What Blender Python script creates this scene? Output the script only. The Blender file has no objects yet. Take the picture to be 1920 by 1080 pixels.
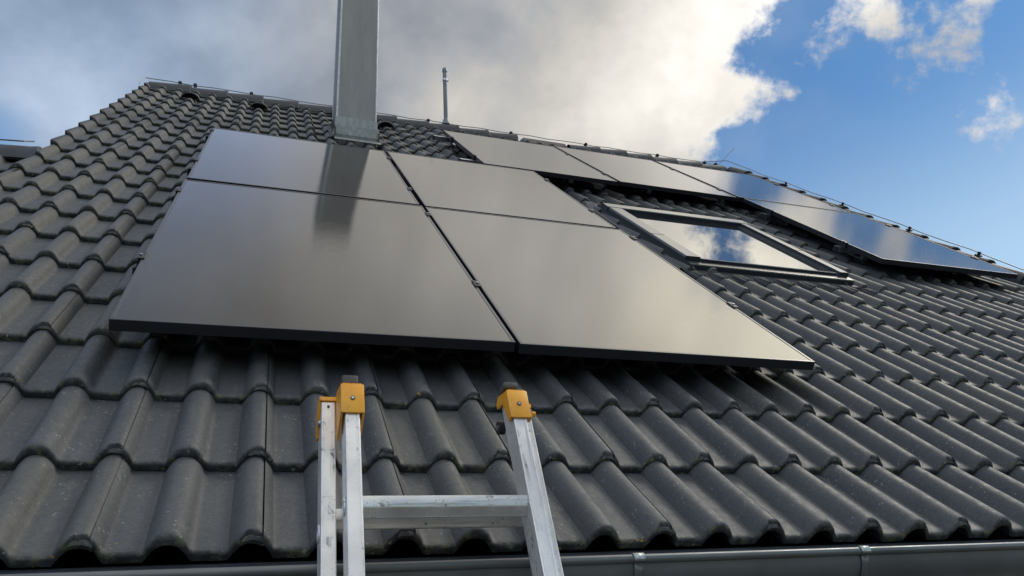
import bpy, bmesh, math, random
from mathutils import Vector, Matrix, noise as mnoise
random.seed(7)
SC = bpy.context.scene
COL = SC.collection
R = math.radians

# ---------------------------------------------------------------- place constants
EAVE_Z = 2.6                      # height of the eave line above the ground
PITCH = R(43)
CT, ST = math.cos(PITCH), math.sin(PITCH)
PW = 0.15                         # roll spacing of the tiles
GAUGE = 0.33                      # exposed tile length
V_RIDGE = 7.10
U_LEFT, U_RIGHT = -0.897, 5.72

# ---------------------------------------------------------------- camera, sky, sun, exposure
cam_d = bpy.data.cameras.new('camera'); cam = bpy.data.objects.new('camera', cam_d); COL.objects.link(cam)
RX = (0.9461006, -0.3193618, -0.0538670); RY = (0.0800262, 0.3916813, -0.9166142); RZ = (0.3138303, 0.8628985, 0.3961272)
cam.matrix_world = Matrix(((RX[0], -RY[0], -RZ[0], 0.27006), (RX[1], -RY[1], -RZ[1], -1.66713),
                           (RX[2], -RY[2], -RZ[2], -0.12230 + EAVE_Z), (0, 0, 0, 1)))
cam_d.sensor_width = 36; cam_d.lens = 36 * 1440 / 1920; cam_d.clip_start = 0.05; cam_d.clip_end = 2000
SC.camera = cam
SC.view_settings.view_transform = 'Standard'; SC.view_settings.look = 'None'
SC.view_settings.exposure = 0.0; SC.view_settings.gamma = 1; SC.view_settings.use_curve_mapping = False

SUN_AZ, SUN_EL = R(80), R(48)
sd = bpy.data.lights.new('sun', 'SUN'); sd.energy = 1.3; sd.angle = R(14); sd.color = (1.0, 0.93, 0.82)
so = bpy.data.objects.new('sun', sd); COL.objects.link(so)
sv = Vector((math.sin(SUN_AZ) * math.cos(SUN_EL), math.cos(SUN_AZ) * math.cos(SUN_EL), math.sin(SUN_EL)))
so.rotation_euler = sv.to_track_quat('Z', 'Y').to_euler(); so.location = (8, 0, 12)

class NT:
    """small helper to write node trees"""
    def __init__(s, tree): s.t = tree
    def n(s, typ, **kw):
        nd = s.t.nodes.new(typ)
        for k, v in kw.items(): setattr(nd, k, v)
        return nd
    def link(s, a, b): s.t.links.new(a, b)
    def setin(s, sock, v):
        if isinstance(v, bpy.types.NodeSocket): s.link(v, sock)
        else: sock.default_value = v
    def m(s, op, a, b=0.0, c=0.0, clamp=False):
        nd = s.n('ShaderNodeMath', operation=op, use_clamp=clamp)
        s.setin(nd.inputs[0], a); s.setin(nd.inputs[1], b)
        if op in ('MULTIPLY_ADD', 'SMOOTH_MIN', 'SMOOTH_MAX', 'COMPARE'): s.setin(nd.inputs[2], c)
        return nd.outputs[0]
    def vm(s, op, a, b=None, scale=None):
        nd = s.n('ShaderNodeVectorMath', operation=op); s.setin(nd.inputs[0], a)
        if b is not None: s.setin(nd.inputs[1], b)
        if scale is not None: s.setin(nd.inputs['Scale'], scale)
        return nd.outputs['Value'] if op in ('DOT_PRODUCT', 'LENGTH', 'DISTANCE') else nd.outputs['Vector']
    def ss(s, x, a, b, lo=0.0, hi=1.0):
        nd = s.n('ShaderNodeMapRange', interpolation_type='SMOOTHSTEP'); s.setin(nd.inputs['Value'], x)
        nd.inputs['From Min'].default_value = a; nd.inputs['From Max'].default_value = b
        nd.inputs['To Min'].default_value = lo; nd.inputs['To Max'].default_value = hi
        return nd.outputs[0]
    def noise(s, vec, scale, detail=4.0, rough=0.55, dist=0.0, dim='3D'):
        nd = s.n('ShaderNodeTexNoise', noise_dimensions=dim); s.setin(nd.inputs['Vector'], vec)
        nd.inputs['Scale'].default_value = scale; nd.inputs['Detail'].default_value = detail
        nd.inputs['Roughness'].default_value = rough; nd.inputs['Distortion'].default_value = dist
        return nd.outputs['Fac']
    def comb(s, x, y, z=0.0):
        nd = s.n('ShaderNodeCombineXYZ'); s.setin(nd.inputs[0], x); s.setin(nd.inputs[1], y); s.setin(nd.inputs[2], z)
        return nd.outputs[0]
    def mixc(s, f, a, b, blend='MIX'):
        nd = s.n('ShaderNodeMix', data_type='RGBA', blend_type=blend); s.setin(nd.inputs[0], f)
        s.setin(nd.inputs[6], a); s.setin(nd.inputs[7], b); return nd.outputs[2]

world = bpy.data.worlds.new('World'); SC.world = world; world.use_nodes = True
wt = world.node_tree; wt.nodes.clear(); W_ = NT(wt)
SKY_STRENGTH = 0.1
sky = W_.n('ShaderNodeTexSky', sky_type='NISHITA'); sky.sun_disc = False
sky.sun_elevation = SUN_EL; sky.sun_rotation = SUN_AZ; sky.air_density = 1.0; sky.dust_density = 0.25; sky.ozone_density = 2.5; sky.altitude = 300
tc = W_.n('ShaderNodeTexCoord')
D = W_.vm('NORMALIZE', tc.outputs['Generated'])
A_ = (0.17318, 0.64633, 0.74314); E1 = (0.96593, -0.25882, 0.0); E2 = (-0.19234, -0.71782, 0.66913)
den = W_.m('MAXIMUM', W_.m('ADD', W_.vm('DOT_PRODUCT', D, A_), 1.0), 0.05)
px = W_.m('DIVIDE', W_.vm('DOT_PRODUCT', D, E1), den)
py = W_.m('DIVIDE', W_.vm('DOT_PRODUCT', D, E2), den)
P0 = W_.comb(px, py)
f1 = W_.noise(P0, 34, 11, 0.60, 0.15)
f2 = W_.noise(W_.vm('ADD', P0, (3.1, 7.7, 0)), 9, 5, 0.5, 0.3)
f3 = W_.noise(W_.vm('ADD', P0, (1.3, 2.2, 5)), 110, 7, 0.62, 0.1)
# distance-like cloud outline in the chart of directions
crv = W_.n('ShaderNodeFloatCurve')
pts = [(-0.30, .10), (-0.19, .13), (-.13, .168), (-.115, .176), (-.104, .194), (-.094, .209), (-.084, .211), (-.074, .196), (-.066, .186), (-.052, .192), (-.044, .201), (-.032, .205), (.0, .205), (.03, .215), (0.3, .34)]
cm = crv.mapping.curves[0]
X0, X1 = -0.3, 0.3
for i, (a, b) in enumerate(pts):
    x, y = (a - X0) / (X1 - X0), (b + 0.3) / 0.7
    if i < 2:
        cm.points[0 if i == 0 else 1].location = (x, y)
    else: cm.points.new(x, y)
crv.mapping.update()
yn = W_.m('DIVIDE', W_.m('SUBTRACT', py, X0), X1 - X0, clamp=True)
W_.setin(crv.inputs['Value'], yn)
xe = W_.m('SUBTRACT', W_.m('MULTIPLY', crv.outputs[0], 0.7), 0.3)
d = W_.m('SUBTRACT', xe, px)
def ell(cx, cy, sx, sy, rot=0.0):
    c, s_ = math.cos(rot), math.sin(rot)
    dx = W_.m('SUBTRACT', px, cx); dy = W_.m('SUBTRACT', py, cy)
    a = W_.m('DIVIDE', W_.m('ADD', W_.m('MULTIPLY', dx, c), W_.m('MULTIPLY', dy, s_)), sx)
    b = W_.m('DIVIDE', W_.m('SUBTRACT', W_.m('MULTIPLY', dy, c), W_.m('MULTIPLY', dx, s_)), sy)
    r = W_.m('SQRT', W_.m('ADD', W_.m('MULTIPLY', a, a), W_.m('MULTIPLY', b, b)))
    return W_.m('MULTIPLY', W_.m('SUBTRACT', 1.0, r), min(sx, sy))
for e in ((.254, -.002, .038, .036, 0), (.236, -.047, .016, .011, .5), (.315, .030, .050, .040, 0), (.262, -.040, .026, .013, 0.1), (.310, -.028, .010, .026, -.10), (.301, -.054, .018, .010, .55), (.284, -.060, .009, .006, .2),
          (.326, -.0965, .0155, .0095, -.12), (.36, -.005, .03, .02, .2),
          (.24, .125, .30, .10, 0), (-.2, .30, .5, .2, 0), (.52, .02, .06, .02, .3), (.75, -.05, .10, .03, .2), (.9, .25, .16, .06, -.5), (-.6, -.1, .3, .5, 0)):
    d = W_.m('MAXIMUM', d, ell(*e))
# blue holes in the thin left cloud
hole = W_.m('MAXIMUM', W_.ss(ell(-.272, -.110, .034, .022, .3), -.008, .014), W_.ss(ell(-.262, -.160, .03, .03, .3), -.01, .02))
dn = W_.m('ADD', d, W_.m('ADD', W_.m('MULTIPLY', W_.m('SUBTRACT', f1, 0.5), 0.066), W_.m('MULTIPLY', W_.m('SUBTRACT', f3, 0.5), 0.030)))
mask = W_.ss(dn, -.0060, .0200)
mask = W_.m('MULTIPLY', mask, W_.m('SUBTRACT', 1.0, W_.m('MULTIPLY', hole, 0.75)))
veil = W_.m('MULTIPLY', W_.ss(f2, 0.42, 0.75), 0.12)
mask = W_.m('MAXIMUM', mask, veil)
def gau(cx, cy, s1, amp, s2=None):
    s2 = s2 or s1
    dx = W_.m('DIVIDE', W_.m('SUBTRACT', px, cx), s1); dy = W_.m('DIVIDE', W_.m('SUBTRACT', py, cy), s2)
    r2 = W_.m('ADD', W_.m('MULTIPLY', dx, dx), W_.m('MULTIPLY', dy, dy))
    return W_.m('MULTIPLY', W_.m('EXPONENT', W_.m('MULTIPLY', r2, -0.5)), amp)
rad = W_.m('ADD', .235, gau(.27, .080, .090, 2.6, .060))
for g in ((.165, -.075, .042, .46, .05), (.105, -.105, .045, .20, .03), (.007, -.097, .024, .24, .018), (-.225, -.095, .035, .21, .022), (-.150, -.052, .030, .15, .009), (0, 1.0, .50, 1.15, .50), (-.12, .035, .06, .16, .03), (.33, -.095, .02, .40, .02), (.075, -.13, .04, .12, .02), (.04, .10, .10, .45, .06)):
    rad = W_.m('ADD', rad, gau(*g))
rad = W_.m('MULTIPLY', rad, W_.ss(f2, 0.28, 0.72, 0.80, 1.22))
rad = W_.m('MULTIPLY', rad, W_.ss(f1, 0.3, 0.7, 0.93, 1.06))
rad = W_.m('MULTIPLY', rad, W_.ss(dn, -.004, .035, 1.14, 1.0))
warm = W_.m('MULTIPLY', W_.ss(rad, .28, .62), W_.ss(px, -.16, .0, .25, 1))
leftness = W_.ss(px, -.02, -.20)
cool = W_.mixc(leftness, (.93, 1.0, 1.13, 1), (.74, 1.0, 1.40, 1))
tint = W_.mixc(warm, cool, (1.04, 1.0, .93, 1))
tint = W_.mixc(W_.ss(W_.vm('DISTANCE', P0, (.24, .085, 0)), .13, .04), tint, (1.07, 1.0, .82, 1))
tint = W_.mixc(W_.ss(W_.vm('DISTANCE', P0, (-.13, .05, 0)), .11, .02, 0, .8), tint, (.78, .98, 1.45, 1))
rv = W_.m('DIVIDE', rad, SKY_STRENGTH)
cloudc = W_.vm('SCALE', tint, scale=rv)
sepd = W_.n('ShaderNodeSeparateXYZ'); W_.link(D, sepd.inputs[0])
lowsun = W_.mixc(1.0, sky.outputs[0], W_.mixc(W_.ss(sepd.outputs['Z'], .34, .57), (1.65, 1.58, 1.30, 1), (.60, .95, 1.12, 1)), 'MULTIPLY')
lowsun = W_.mixc(1.0, lowsun, W_.mixc(W_.ss(px, -.05, -.25), (1, 1, 1, 1), (1.9, 1.75, 1.6, 1)), 'MULTIPLY')
skyc = W_.mixc(mask, lowsun, cloudc)
bg = W_.n('ShaderNodeBackground'); W_.link(skyc, bg.inputs['Color']); bg.inputs['Strength'].default_value = SKY_STRENGTH
wo = W_.n('ShaderNodeOutputWorld'); W_.link(bg.outputs[0], wo.inputs[0])

# ---------------------------------------------------------------- helpers
ROOF = Matrix.Translation((0, 0, EAVE_Z)) @ Matrix.Rotation(PITCH, 4, 'X')      # roof frame: x along eave, y up slope, z off the roof
def link(o, parent=None, mw=None):
    COL.objects.link(o)
    if parent is not None: o.parent = parent
    if mw is not None: o.matrix_basis = mw
    return o
def tag(o, label=None, cat=None, group=None, kind=None):
    if label: o['label'] = label
    if cat: o['category'] = cat
    if group: o['group'] = group
    if kind: o['kind'] = kind
    return o
def empty(name, mw=Matrix()):
    o = bpy.data.objects.new(name, None); o.empty_display_size = 0.1
    return link(o, None, mw)
def mesh(name, bm, mat, smooth=False, autos=None):
    me = bpy.data.meshes.new(name)
    bmesh.ops.recalc_face_normals(bm, faces=bm.faces)
    bm.to_mesh(me); bm.free()
    if mat: me.materials.append(mat)
    if smooth:
        for p in me.polygons: p.use_smooth = True
        if autos:
            me.set_sharp_from_angle(angle=R(autos))
    return me
def obj(name, bm, mat, parent=None, mw=Matrix(), smooth=False, autos=None):
    me = bm if isinstance(bm, bpy.types.Mesh) else mesh(name, bm, mat, smooth, autos)
    return link(bpy.data.objects.new(name, me), parent, mw)
def box(bm, x0, x1, y0, y1, z0, z1, bev=0.0, seg=1):
    r = bmesh.ops.create_cube(bm, size=1.0)
    vs = r['verts']
    for v in vs:
        v.co = Vector((x0 if v.co.x < 0 else x1, y0 if v.co.y < 0 else y1, z0 if v.co.z < 0 else z1))
    if bev > 0:
        es = list({e for v in vs for e in v.link_edges})
        bmesh.ops.bevel(bm, geom=es, offset=bev, segments=seg, affect='EDGES', profile=0.5)
    return bm
def B(*a, **k):
    bm = bmesh.new(); return box(bm, *a, **k)
def prism(bm, pts, axis, a0, a1):
    """extrude the 2D outline pts along axis ('x': pts are (y,z); 'y': (x,z); 'z': (x,y))"""
    def mk(p, a):
        return {'x': (a, p[0], p[1]), 'y': (p[0], a, p[1]), 'z': (p[0], p[1], a)}[axis]
    v0 = [bm.verts.new(mk(p, a0)) for p in pts]; v1 = [bm.verts.new(mk(p, a1)) for p in pts]
    n = len(pts)
    for i in range(n):
        bm.faces.new((v0[i], v0[(i + 1) % n], v1[(i + 1) % n], v1[i]))
    bm.faces.new(v0[::-1]); bm.faces.new(v1)
    return bm
def tube(bm, pts, r, n=8, cap=True):
    pts = [Vector(p) for p in pts]; rings = []
    prev = None
    for i, p in enumerate(pts):
        t = (pts[min(i + 1, len(pts) - 1)] - pts[max(i - 1, 0)]).normalized()
        if prev is None:
            a = Vector((0, 0, 1)) if abs(t.z) < 0.9 else Vector((1, 0, 0))
            u = t.cross(a).normalized()
        else:
            u = (prev - t * prev.dot(t)).normalized()
        prev = u; w = t.cross(u)
        rr = r[i] if isinstance(r, (list, tuple)) else r
        rings.append([bm.verts.new(p + (u * math.cos(2 * math.pi * k / n) + w * math.sin(2 * math.pi * k / n)) * rr) for k in range(n)])
    for a, b in zip(rings, rings[1:]):
        for k in range(n): bm.faces.new((a[k], a[(k + 1) % n], b[(k + 1) % n], b[k]))
    if cap:
        bm.faces.new(rings[0][::-1]); bm.faces.new(rings[-1])
    return bm
def sheet(bm, grid):
    """grid: rows of points -> quads"""
    V = [[bm.verts.new(p) for p in row] for row in grid]
    for a, b in zip(V, V[1:]):
        for i in range(len(a) - 1): bm.faces.new((a[i], a[i + 1], b[i + 1], b[i]))
    return V

# ---------------------------------------------------------------- materials
def mat(name):
    m = bpy.data.materials.new(name); m.use_nodes = True; t = m.node_tree
    bs = t.nodes['Principled BSDF']; return m, NT(t), bs
def simple(name, col, rough, metal=0.0, bump=0.0, bscale=60, var=0.12, vscale=6, spec=0.5, rvar=0.0):
    m, N, bs = mat(name)
    tcn = N.n('ShaderNodeTexCoord'); v = tcn.outputs['Object']
    a = N.noise(v, vscale, 5, 0.6)
    c2 = tuple(min(1, x * (1 + var)) for x in col) + (1,); c1 = tuple(x * (1 - var) for x in col) + (1,)
    N.link(N.mixc(N.ss(a, .3, .7), c1, c2), bs.inputs['Base Color'])
    bs.inputs['Metallic'].default_value = metal; bs.inputs['Specular IOR Level'].default_value = spec
    if rvar: N.link(N.ss(N.noise(v, vscale * 3, 4, .6), .3, .7, rough - rvar, rough + rvar), bs.inputs['Roughness'])
    else: bs.inputs['Roughness'].default_value = rough
    if bump:
        b = N.n('ShaderNodeBump'); b.inputs['Strength'].default_value = bump; b.inputs['Distance'].default_value = 0.002
        N.link(N.noise(v, bscale, 4, .6), b.inputs['Height']); N.link(b.outputs[0], bs.inputs['Normal'])
    return m

def tile_material():
    m, N, bs = mat('concrete_roof_tile')
    tcn = N.n('ShaderNodeTexCoord'); oi = N.n('ShaderNodeObjectInfo')
    ob = tcn.outputs['Object']; off = N.vm('SCALE', N.comb(oi.outputs['Random'], N.m('MULTIPLY', oi.outputs['Random'], 7.3), N.m('MULTIPLY', oi.outputs['Random'], 3.1)), scale=40.0)
    geo = N.n('ShaderNodeNewGeometry')
    v = N.vm('ADD', ob, off)
    sep = N.n('ShaderNodeSeparateXYZ'); N.link(ob, sep.inputs[0])
    big = N.noise(v, 5, 4, .55); fine = N.noise(v, 420, 3, .7); med = N.noise(v, 45, 5, .62)
    base = N.mixc(N.ss(big, .3, .7), (.049, .053, .060, 1), (.074, .077, .081, 1))
    base = N.mixc(N.m('MULTIPLY', N.ss(N.m('FRACT', N.m('MULTIPLY', oi.outputs['Random'], 17.3)), .55, 1), .55), base, (.088, .085, .070, 1))
    base = N.mixc(N.m('MULTIPLY', N.ss(N.m('FRACT', N.m('MULTIPLY', oi.outputs['Random'], 31.7)), .5, 1), .55), base, (.044, .048, .056, 1))
    base = N.mixc(N.ss(fine, .40, .70, 0, .5), base, (.130, .133, .130, 1))
    mid = N.noise(v, 130, 4, .75)
    base = N.mixc(N.ss(mid, .52, .66, 0, .50), base, (.125, .124, .112, 1))
    base = N.mixc(N.ss(mid, .46, .34, 0, .55), base, (.040, .042, .046, 1))
    # chalky runs down the tile, lighter dust
    st = N.noise(N.vm('MULTIPLY', v, (38, 5, 20)), 1.0, 4, .6)
    base = N.mixc(N.m('MULTIPLY', N.ss(st, .55, .78), .28), base, (.15, .148, .135, 1))
    # sharp small scuffs and lichen specks
    sp = N.n('ShaderNodeTexVoronoi'); sp.inputs['Scale'].default_value = 70; N.link(v, sp.inputs['Vector'])
    sel = N.ss(N.noise(v, 12, 3, .6), .51, .62)
    spots = N.m('MULTIPLY', N.ss(sp.outputs['Distance'], .26, .10), sel)
    base = N.mixc(N.m('MULTIPLY', spots, .55), base, (.34, .34, .30, 1))
    scr = N.noise(N.vm('MULTIPLY', N.vm('ADD', v, N.vm('SCALE', N.comb(med, med, med), scale=.03)), (60, 160, 60)), 1.0, 2, .5)
    base = N.mixc(N.m('MULTIPLY', N.m('MULTIPLY', N.ss(scr, .70, .76), N.ss(N.noise(v, 9, 3, .5), .54, .64)), .6), base, (.30, .29, .26, 1))
    # weathered nose: algae and dirt, with the front edge's shade painted in darker
    nose = N.ss(sep.outputs['Y'], .012, .001)
    dirt_shade = N.m('MULTIPLY', nose, N.ss(med, .30, .62))
    base = N.mixc(N.m('MULTIPLY', dirt_shade, .9), base, (.022, .023, .022, 1))
    moss = N.m('MULTIPLY', N.ss(sep.outputs['Y'], .016, .0), N.ss(N.noise(v, 33, 4, .65), .52, .62))
    base = N.mixc(N.m('MULTIPLY', moss, .8), base, (.115, .120, .070, 1))
    li = N.m('MULTIPLY', N.ss(sep.outputs['Y'], .03, .0), N.ss(N.noise(v, 70, 3, .6), .64, .70))
    base = N.mixc(N.m('MULTIPLY', li, .9), base, (.30, .28, .20, 1))
    li2 = N.m('MULTIPLY', N.ss(sep.outputs['Y'], .05, .0), N.ss(N.noise(v, 52, 2, .5, 0, '3D'), .735, .76))
    base = N.mixc(li2, base, (.38, .22, .03, 1))
    N.link(base, bs.inputs['Base Color'])
    N.link(N.ss(med, .3, .7, .50, .66), bs.inputs['Roughness']); bs.inputs['Specular IOR Level'].default_value = .42
    b1 = N.n('ShaderNodeBump'); b1.inputs['Strength'].default_value = .55; b1.inputs['Distance'].default_value = .0012; N.link(fine, b1.inputs['Height'])
    b2 = N.n('ShaderNodeBump'); b2.inputs['Strength'].default_value = .5; b2.inputs['Distance'].default_value = .004
    N.link(N.m('MULTIPLY', med, N.ss(sep.outputs['Y'], .05, .0, .25, 1.0)), b2.inputs['Height']); N.link(b1.outputs[0], b2.inputs['Normal']); N.link(b2.outputs[0], bs.inputs['Normal'])
    return m
M_TILE = tile_material()

def glass_panel_material():
    m, N, bs = mat('solar_glass')
    tcn = N.n('ShaderNodeTexCoord'); v = tcn.outputs['Object']
    # fine horizontal busbar lines in the cells and thin gaps between cells
    sep = N.n('ShaderNodeSeparateXYZ'); N.link(v, sep.inputs[0])
    ln = N.m('PINGPONG', sep.outputs['Y'], .0085)
    line = N.ss(ln, .0012, .0004)
    c = N.mixc(N.m('MULTIPLY', line, .45), (.012, .010, .010, 1), (.05, .045, .043, 1))
    gx = N.m('PINGPONG', N.m('ADD', sep.outputs['X'], .004), .0945)
    c = N.mixc(N.ss(gx, .0016, .0006, 0, .5), c, (.003, .003, .003, 1))
    dust = N.m('MULTIPLY', N.ss(N.noise(v, 2.2, 7, .7), .38, .70), N.ss(N.noise(N.vm('MULTIPLY', v, (26, 1.6, 1)), 1.0, 4, .6), .3, .7, .07, .22))
    c = N.mixc(dust, c, (.10, .10, .095, 1))
    N.link(c, bs.inputs['Base Color'])
    bs.inputs['IOR'].default_value = 1.52
    N.link(N.ss(N.noise(v, 8, 4, .6), .3, .7, .038, .052), bs.inputs['Roughness'])
    b = N.n('ShaderNodeBump'); b.inputs['Strength'].default_value = .16; b.inputs['Distance'].default_value = .0006
    N.link(N.noise(N.vm('MULTIPLY', v, (25, 420, 25)), 1.0, 3, .6), b.inputs['Height']); N.link(b.outputs[0], bs.inputs['Normal'])
    return m
M_PV = glass_panel_material()
M_FRAME = simple('black_anodised_aluminium', (.018, .020, .027), .28, .0, .0, spec=.6, var=.1)
M_BACK = simple('panel_backsheet', (.010, .011, .014), .6)
M_CLAMP = simple('black_clamp', (.018, .019, .022), .5, .0)
M_STEEL = simple('bare_steel', (.42, .44, .46), .35, .9, var=.08)
M_RAIL = simple('aluminium_rail', (.52, .53, .54), .35, .9, var=.06)
M_GUT = simple('grey_painted_gutter', (.140, .150, .152), .38, .25, .0, var=.16, vscale=5, rvar=.08)
M_GUTIN = simple('dark_drip_metal', (.075, .085, .100), .40, .2, var=.2)
M_BRK = simple('galvanised_bracket', (.42, .45, .44), .4, .6, .2, var=.15, vscale=20)
M_RIDGE = simple('ridge_concrete', (.042, .046, .052), .55, 0, .35, 300, .18, 12, .45)
M_DARK = simple('dark_plastic', (.018, .018, .020), .5)
M_WOOD = simple('fascia_board', (.045, .036, .030), .6, 0, .3, 40, .25, 5)
M_RENDER = simple('wall_render', (.55, .52, .46), .9, 0, .5, 90, .06, 3)
M_UNDER = simple('roof_underlay', (.010, .010, .011), .8)
M_WIRE = simple('aluminium_wire', (.30, .32, .34), .45, .8)
M_GROUND = simple('paved_ground', (.050, .048, .045), .95, 0, .8, 20, .35, 2)
M_PIPE = simple('vent_pipe_grey', (.17, .19, .20), .45, .2, var=.2, vscale=12)
M_SKYF = simple('window_cladding', (.040, .046, .054), .24, .0, var=.06)
M_LEAD = simple('pleated_flashing', (.030, .033, .038), .60, .0, .2, 60, spec=.3)
M_RUB = simple('grey_rubber', (.075, .075, .068), .7, 0, .4, 200, .2, 30)

def chimney_material():
    m, N, bs = mat('chimney_sheet_metal')
    tcn = N.n('ShaderNodeTexCoord'); v = tcn.outputs['Object']; sep = N.n('ShaderNodeSeparateXYZ'); N.link(v, sep.inputs[0])
    a = N.noise(N.vm('MULTIPLY', v, (14, 14, 2.2)), 1, 5, .6); b = N.noise(v, 120, 3, .6)
    c = N.mixc(N.ss(a, .3, .7), (.235, .241, .232, 1), (.285, .290, .272, 1))
    c = N.mixc(N.ss(b, .4, .7, 0, .12), c, (.20, .20, .18, 1))
    N.link(c, bs.inputs['Base Color']); bs.inputs['Metallic'].default_value = .35
    bs.inputs['Roughness'].default_value = .52
    return m
M_CHIM = chimney_material()
def galv_material():
    m, N, bs = mat('weathered_zinc')
    tcn = N.n('ShaderNodeTexCoord'); v = tcn.outputs['Object']
    a = N.noise(N.vm('MULTIPLY', v, (30, 30, 5)), 1, 5, .65); b = N.noise(v, 24, 4, .6)
    c = N.mixc(N.ss(a, .35, .65), (.24, .262, .258, 1), (.33, .35, .34, 1))
    c = N.mixc(N.ss(b, .6, .7, 0, .6), c, (.44, .46, .43, 1))
    N.link(c, bs.inputs['Base Color']); bs.inputs['Metallic'].default_value = .3; bs.inputs['Roughness'].default_value = .5
    return m
M_ZINC = galv_material()
def ladder_material(name, base, along=(90, 90, 4), metal=.5):
    m, N, bs = mat(name)
    tcn = N.n('ShaderNodeTexCoord'); v = tcn.outputs['Object']
    st = N.noise(N.vm('MULTIPLY', v, along), 1.0, 5, .7)
    blot = N.noise(v, 38, 5, .7); big = N.noise(v, 7, 3, .5)
    c = N.mixc(N.ss(big, .3, .7), tuple(x * .86 for x in base) + (1,), tuple(x * 1.08 for x in base) + (1,))
    c = N.mixc(N.m('MULTIPLY', N.ss(st, .56, .66), .6), c, (.26, .25, .23, 1))
    c = N.mixc(N.m('MULTIPLY', N.m('MULTIPLY', N.ss(blot, .57, .62), N.ss(st, .46, .6)), .8), c, (.13, .125, .11, 1))
    c = N.mixc(N.ss(N.noise(v, 300, 2, .5), .66, .74, 0, .7), c, (.10, .095, .085, 1))
    N.link(c, bs.inputs['Base Color']); bs.inputs['Metallic'].default_value = metal
    N.link(N.ss(blot, .3, .7, .32, .55), bs.inputs['Roughness'])
    b = N.n('ShaderNodeBump'); b.inputs['Strength'].default_value = .35; b.inputs['Distance'].default_value = .0008
    N.link(st, b.inputs['Height']); N.link(b.outputs[0], bs.inputs['Normal'])
    return m
M_LAD = ladder_material('worn_aluminium', (.82, .80, .77))
M_RUNG = ladder_material('worn_aluminium_rung', (.76, .75, .72), (4, 90, 90), .75)
def orange_material():
    m, N, bs = mat('orange_plastic')
    tcn = N.n('ShaderNodeTexCoord'); v = tcn.outputs['Object']
    st = N.noise(N.vm('MULTIPLY', v, (170, 170, 22)), 1.0, 4, .7)
    c = N.mixc(N.ss(N.noise(v, 18, 4, .6), .3, .7), (.86, .34, .020, 1), (.95, .45, .035, 1))
    c = N.mixc(N.m('MULTIPLY', N.ss(st, .60, .68), .75), c, (.13, .075, .03, 1))
    c = N.mixc(N.ss(N.noise(v, 60, 4, .7), .66, .74, 0, .6), c, (.55, .30, .16, 1))
    N.link(c, bs.inputs['Base Color']); bs.inputs['Roughness'].default_value = .45
    return m
M_ORANGE = orange_material()

def window_glass_material():
    m, N, bs = mat('window_glass')
    bs.inputs['Base Color'].default_value = (.02, .022, .025, 1); bs.inputs['Roughness'].default_value = .008
    bs.inputs['IOR'].default_value = 2.6
    tcn = N.n('ShaderNodeTexCoord'); v = tcn.outputs['Object']
    b = N.n('ShaderNodeBump'); b.inputs['Strength'].default_value = .05; b.inputs['Distance'].default_value = .01
    N.link(N.noise(v, 2.2, 2, .5), b.inputs['Height']); N.link(b.outputs[0], bs.inputs['Normal'])
    return m
M_WGLASS = window_glass_material()

# ---------------------------------------------------------------- ground, house body
g = bmesh.new(); n = 40
sheet(g, [[(-400 + 800 * i / n, -400 + 800 * j / n, 0) for i in range(n + 1)] for j in range(n + 1)])
tag(obj('ground', g, M_GROUND), kind='structure')

house = empty('house')
tag(house, 'single-storey house with a dark tiled roof, grey gutter and steel chimney', 'house')
YR = V_RIDGE * CT; ZR = V_RIDGE * ST + EAVE_Z
b = bmesh.new(); box(b, -2.9, 5.75, .42, 2 * YR - .42, 0, EAVE_Z + .18)
obj('wall', b, M_RENDER, house)
b = bmesh.new(); prism(b, [(.42, EAVE_Z + .19), (2 * YR - .42, EAVE_Z + .19), (YR, ZR - .28)], 'x', 5.50, 5.75)
obj('gable_wall', b, M_RENDER, house)
b = bmesh.new(); prism(b, [(.42, EAVE_Z + .19), (2 * YR - .42, EAVE_Z + .19), (YR, ZR - .28)], 'x', -.75, -.50)
obj('gable_wall', b, M_RENDER, house)
obj('fascia', B(-3.2, 5.93, .035, .06, EAVE_Z - .20, EAVE_Z - .012), M_WOOD, house)
obj('soffit', B(-3.2, 5.93, .062, .418, EAVE_Z - .19, EAVE_Z - .165), M_WOOD, house)
# underlay sheets below the tiles
b = bmesh.new(); box(b, U_LEFT + .05, U_RIGHT - .04, .05, V_RIDGE - .03, -.115, -.085)
roof = obj('roof', b, M_UNDER, house, ROOF)
roof['label'] = 'dark pitched roof covered with concrete double-roll tiles'
obj('roof_deck', B(-3.2, U_LEFT + .04, .05, 3.55, -.125, -.09), M_UNDER, roof)
REAR = Matrix.Translation((0, 2 * YR, 0)) @ Matrix.Diagonal((1, -1, 1, 1)) @ ROOF
b = bmesh.new()
rows = []
for j in range(23):
    for e in (0, 1):
        v0 = j * GAUGE + (0 if e == 0 else GAUGE * .98)
        if v0 > V_RIDGE - .02: v0 = V_RIDGE - .02
        rows.append([(-.9 + 6.83 * i / 90, v0, (.03 if e == 0 else .003) + (.036 * max(0, math.cos((i % 2) * math.pi)))) for i in range(91)])
rows = rows[:44]
sheet(b, [[REAR @ Vector(p) for p in r] for r in rows])
o = obj('rear_slope', b, M_RIDGE, house); 

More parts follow.
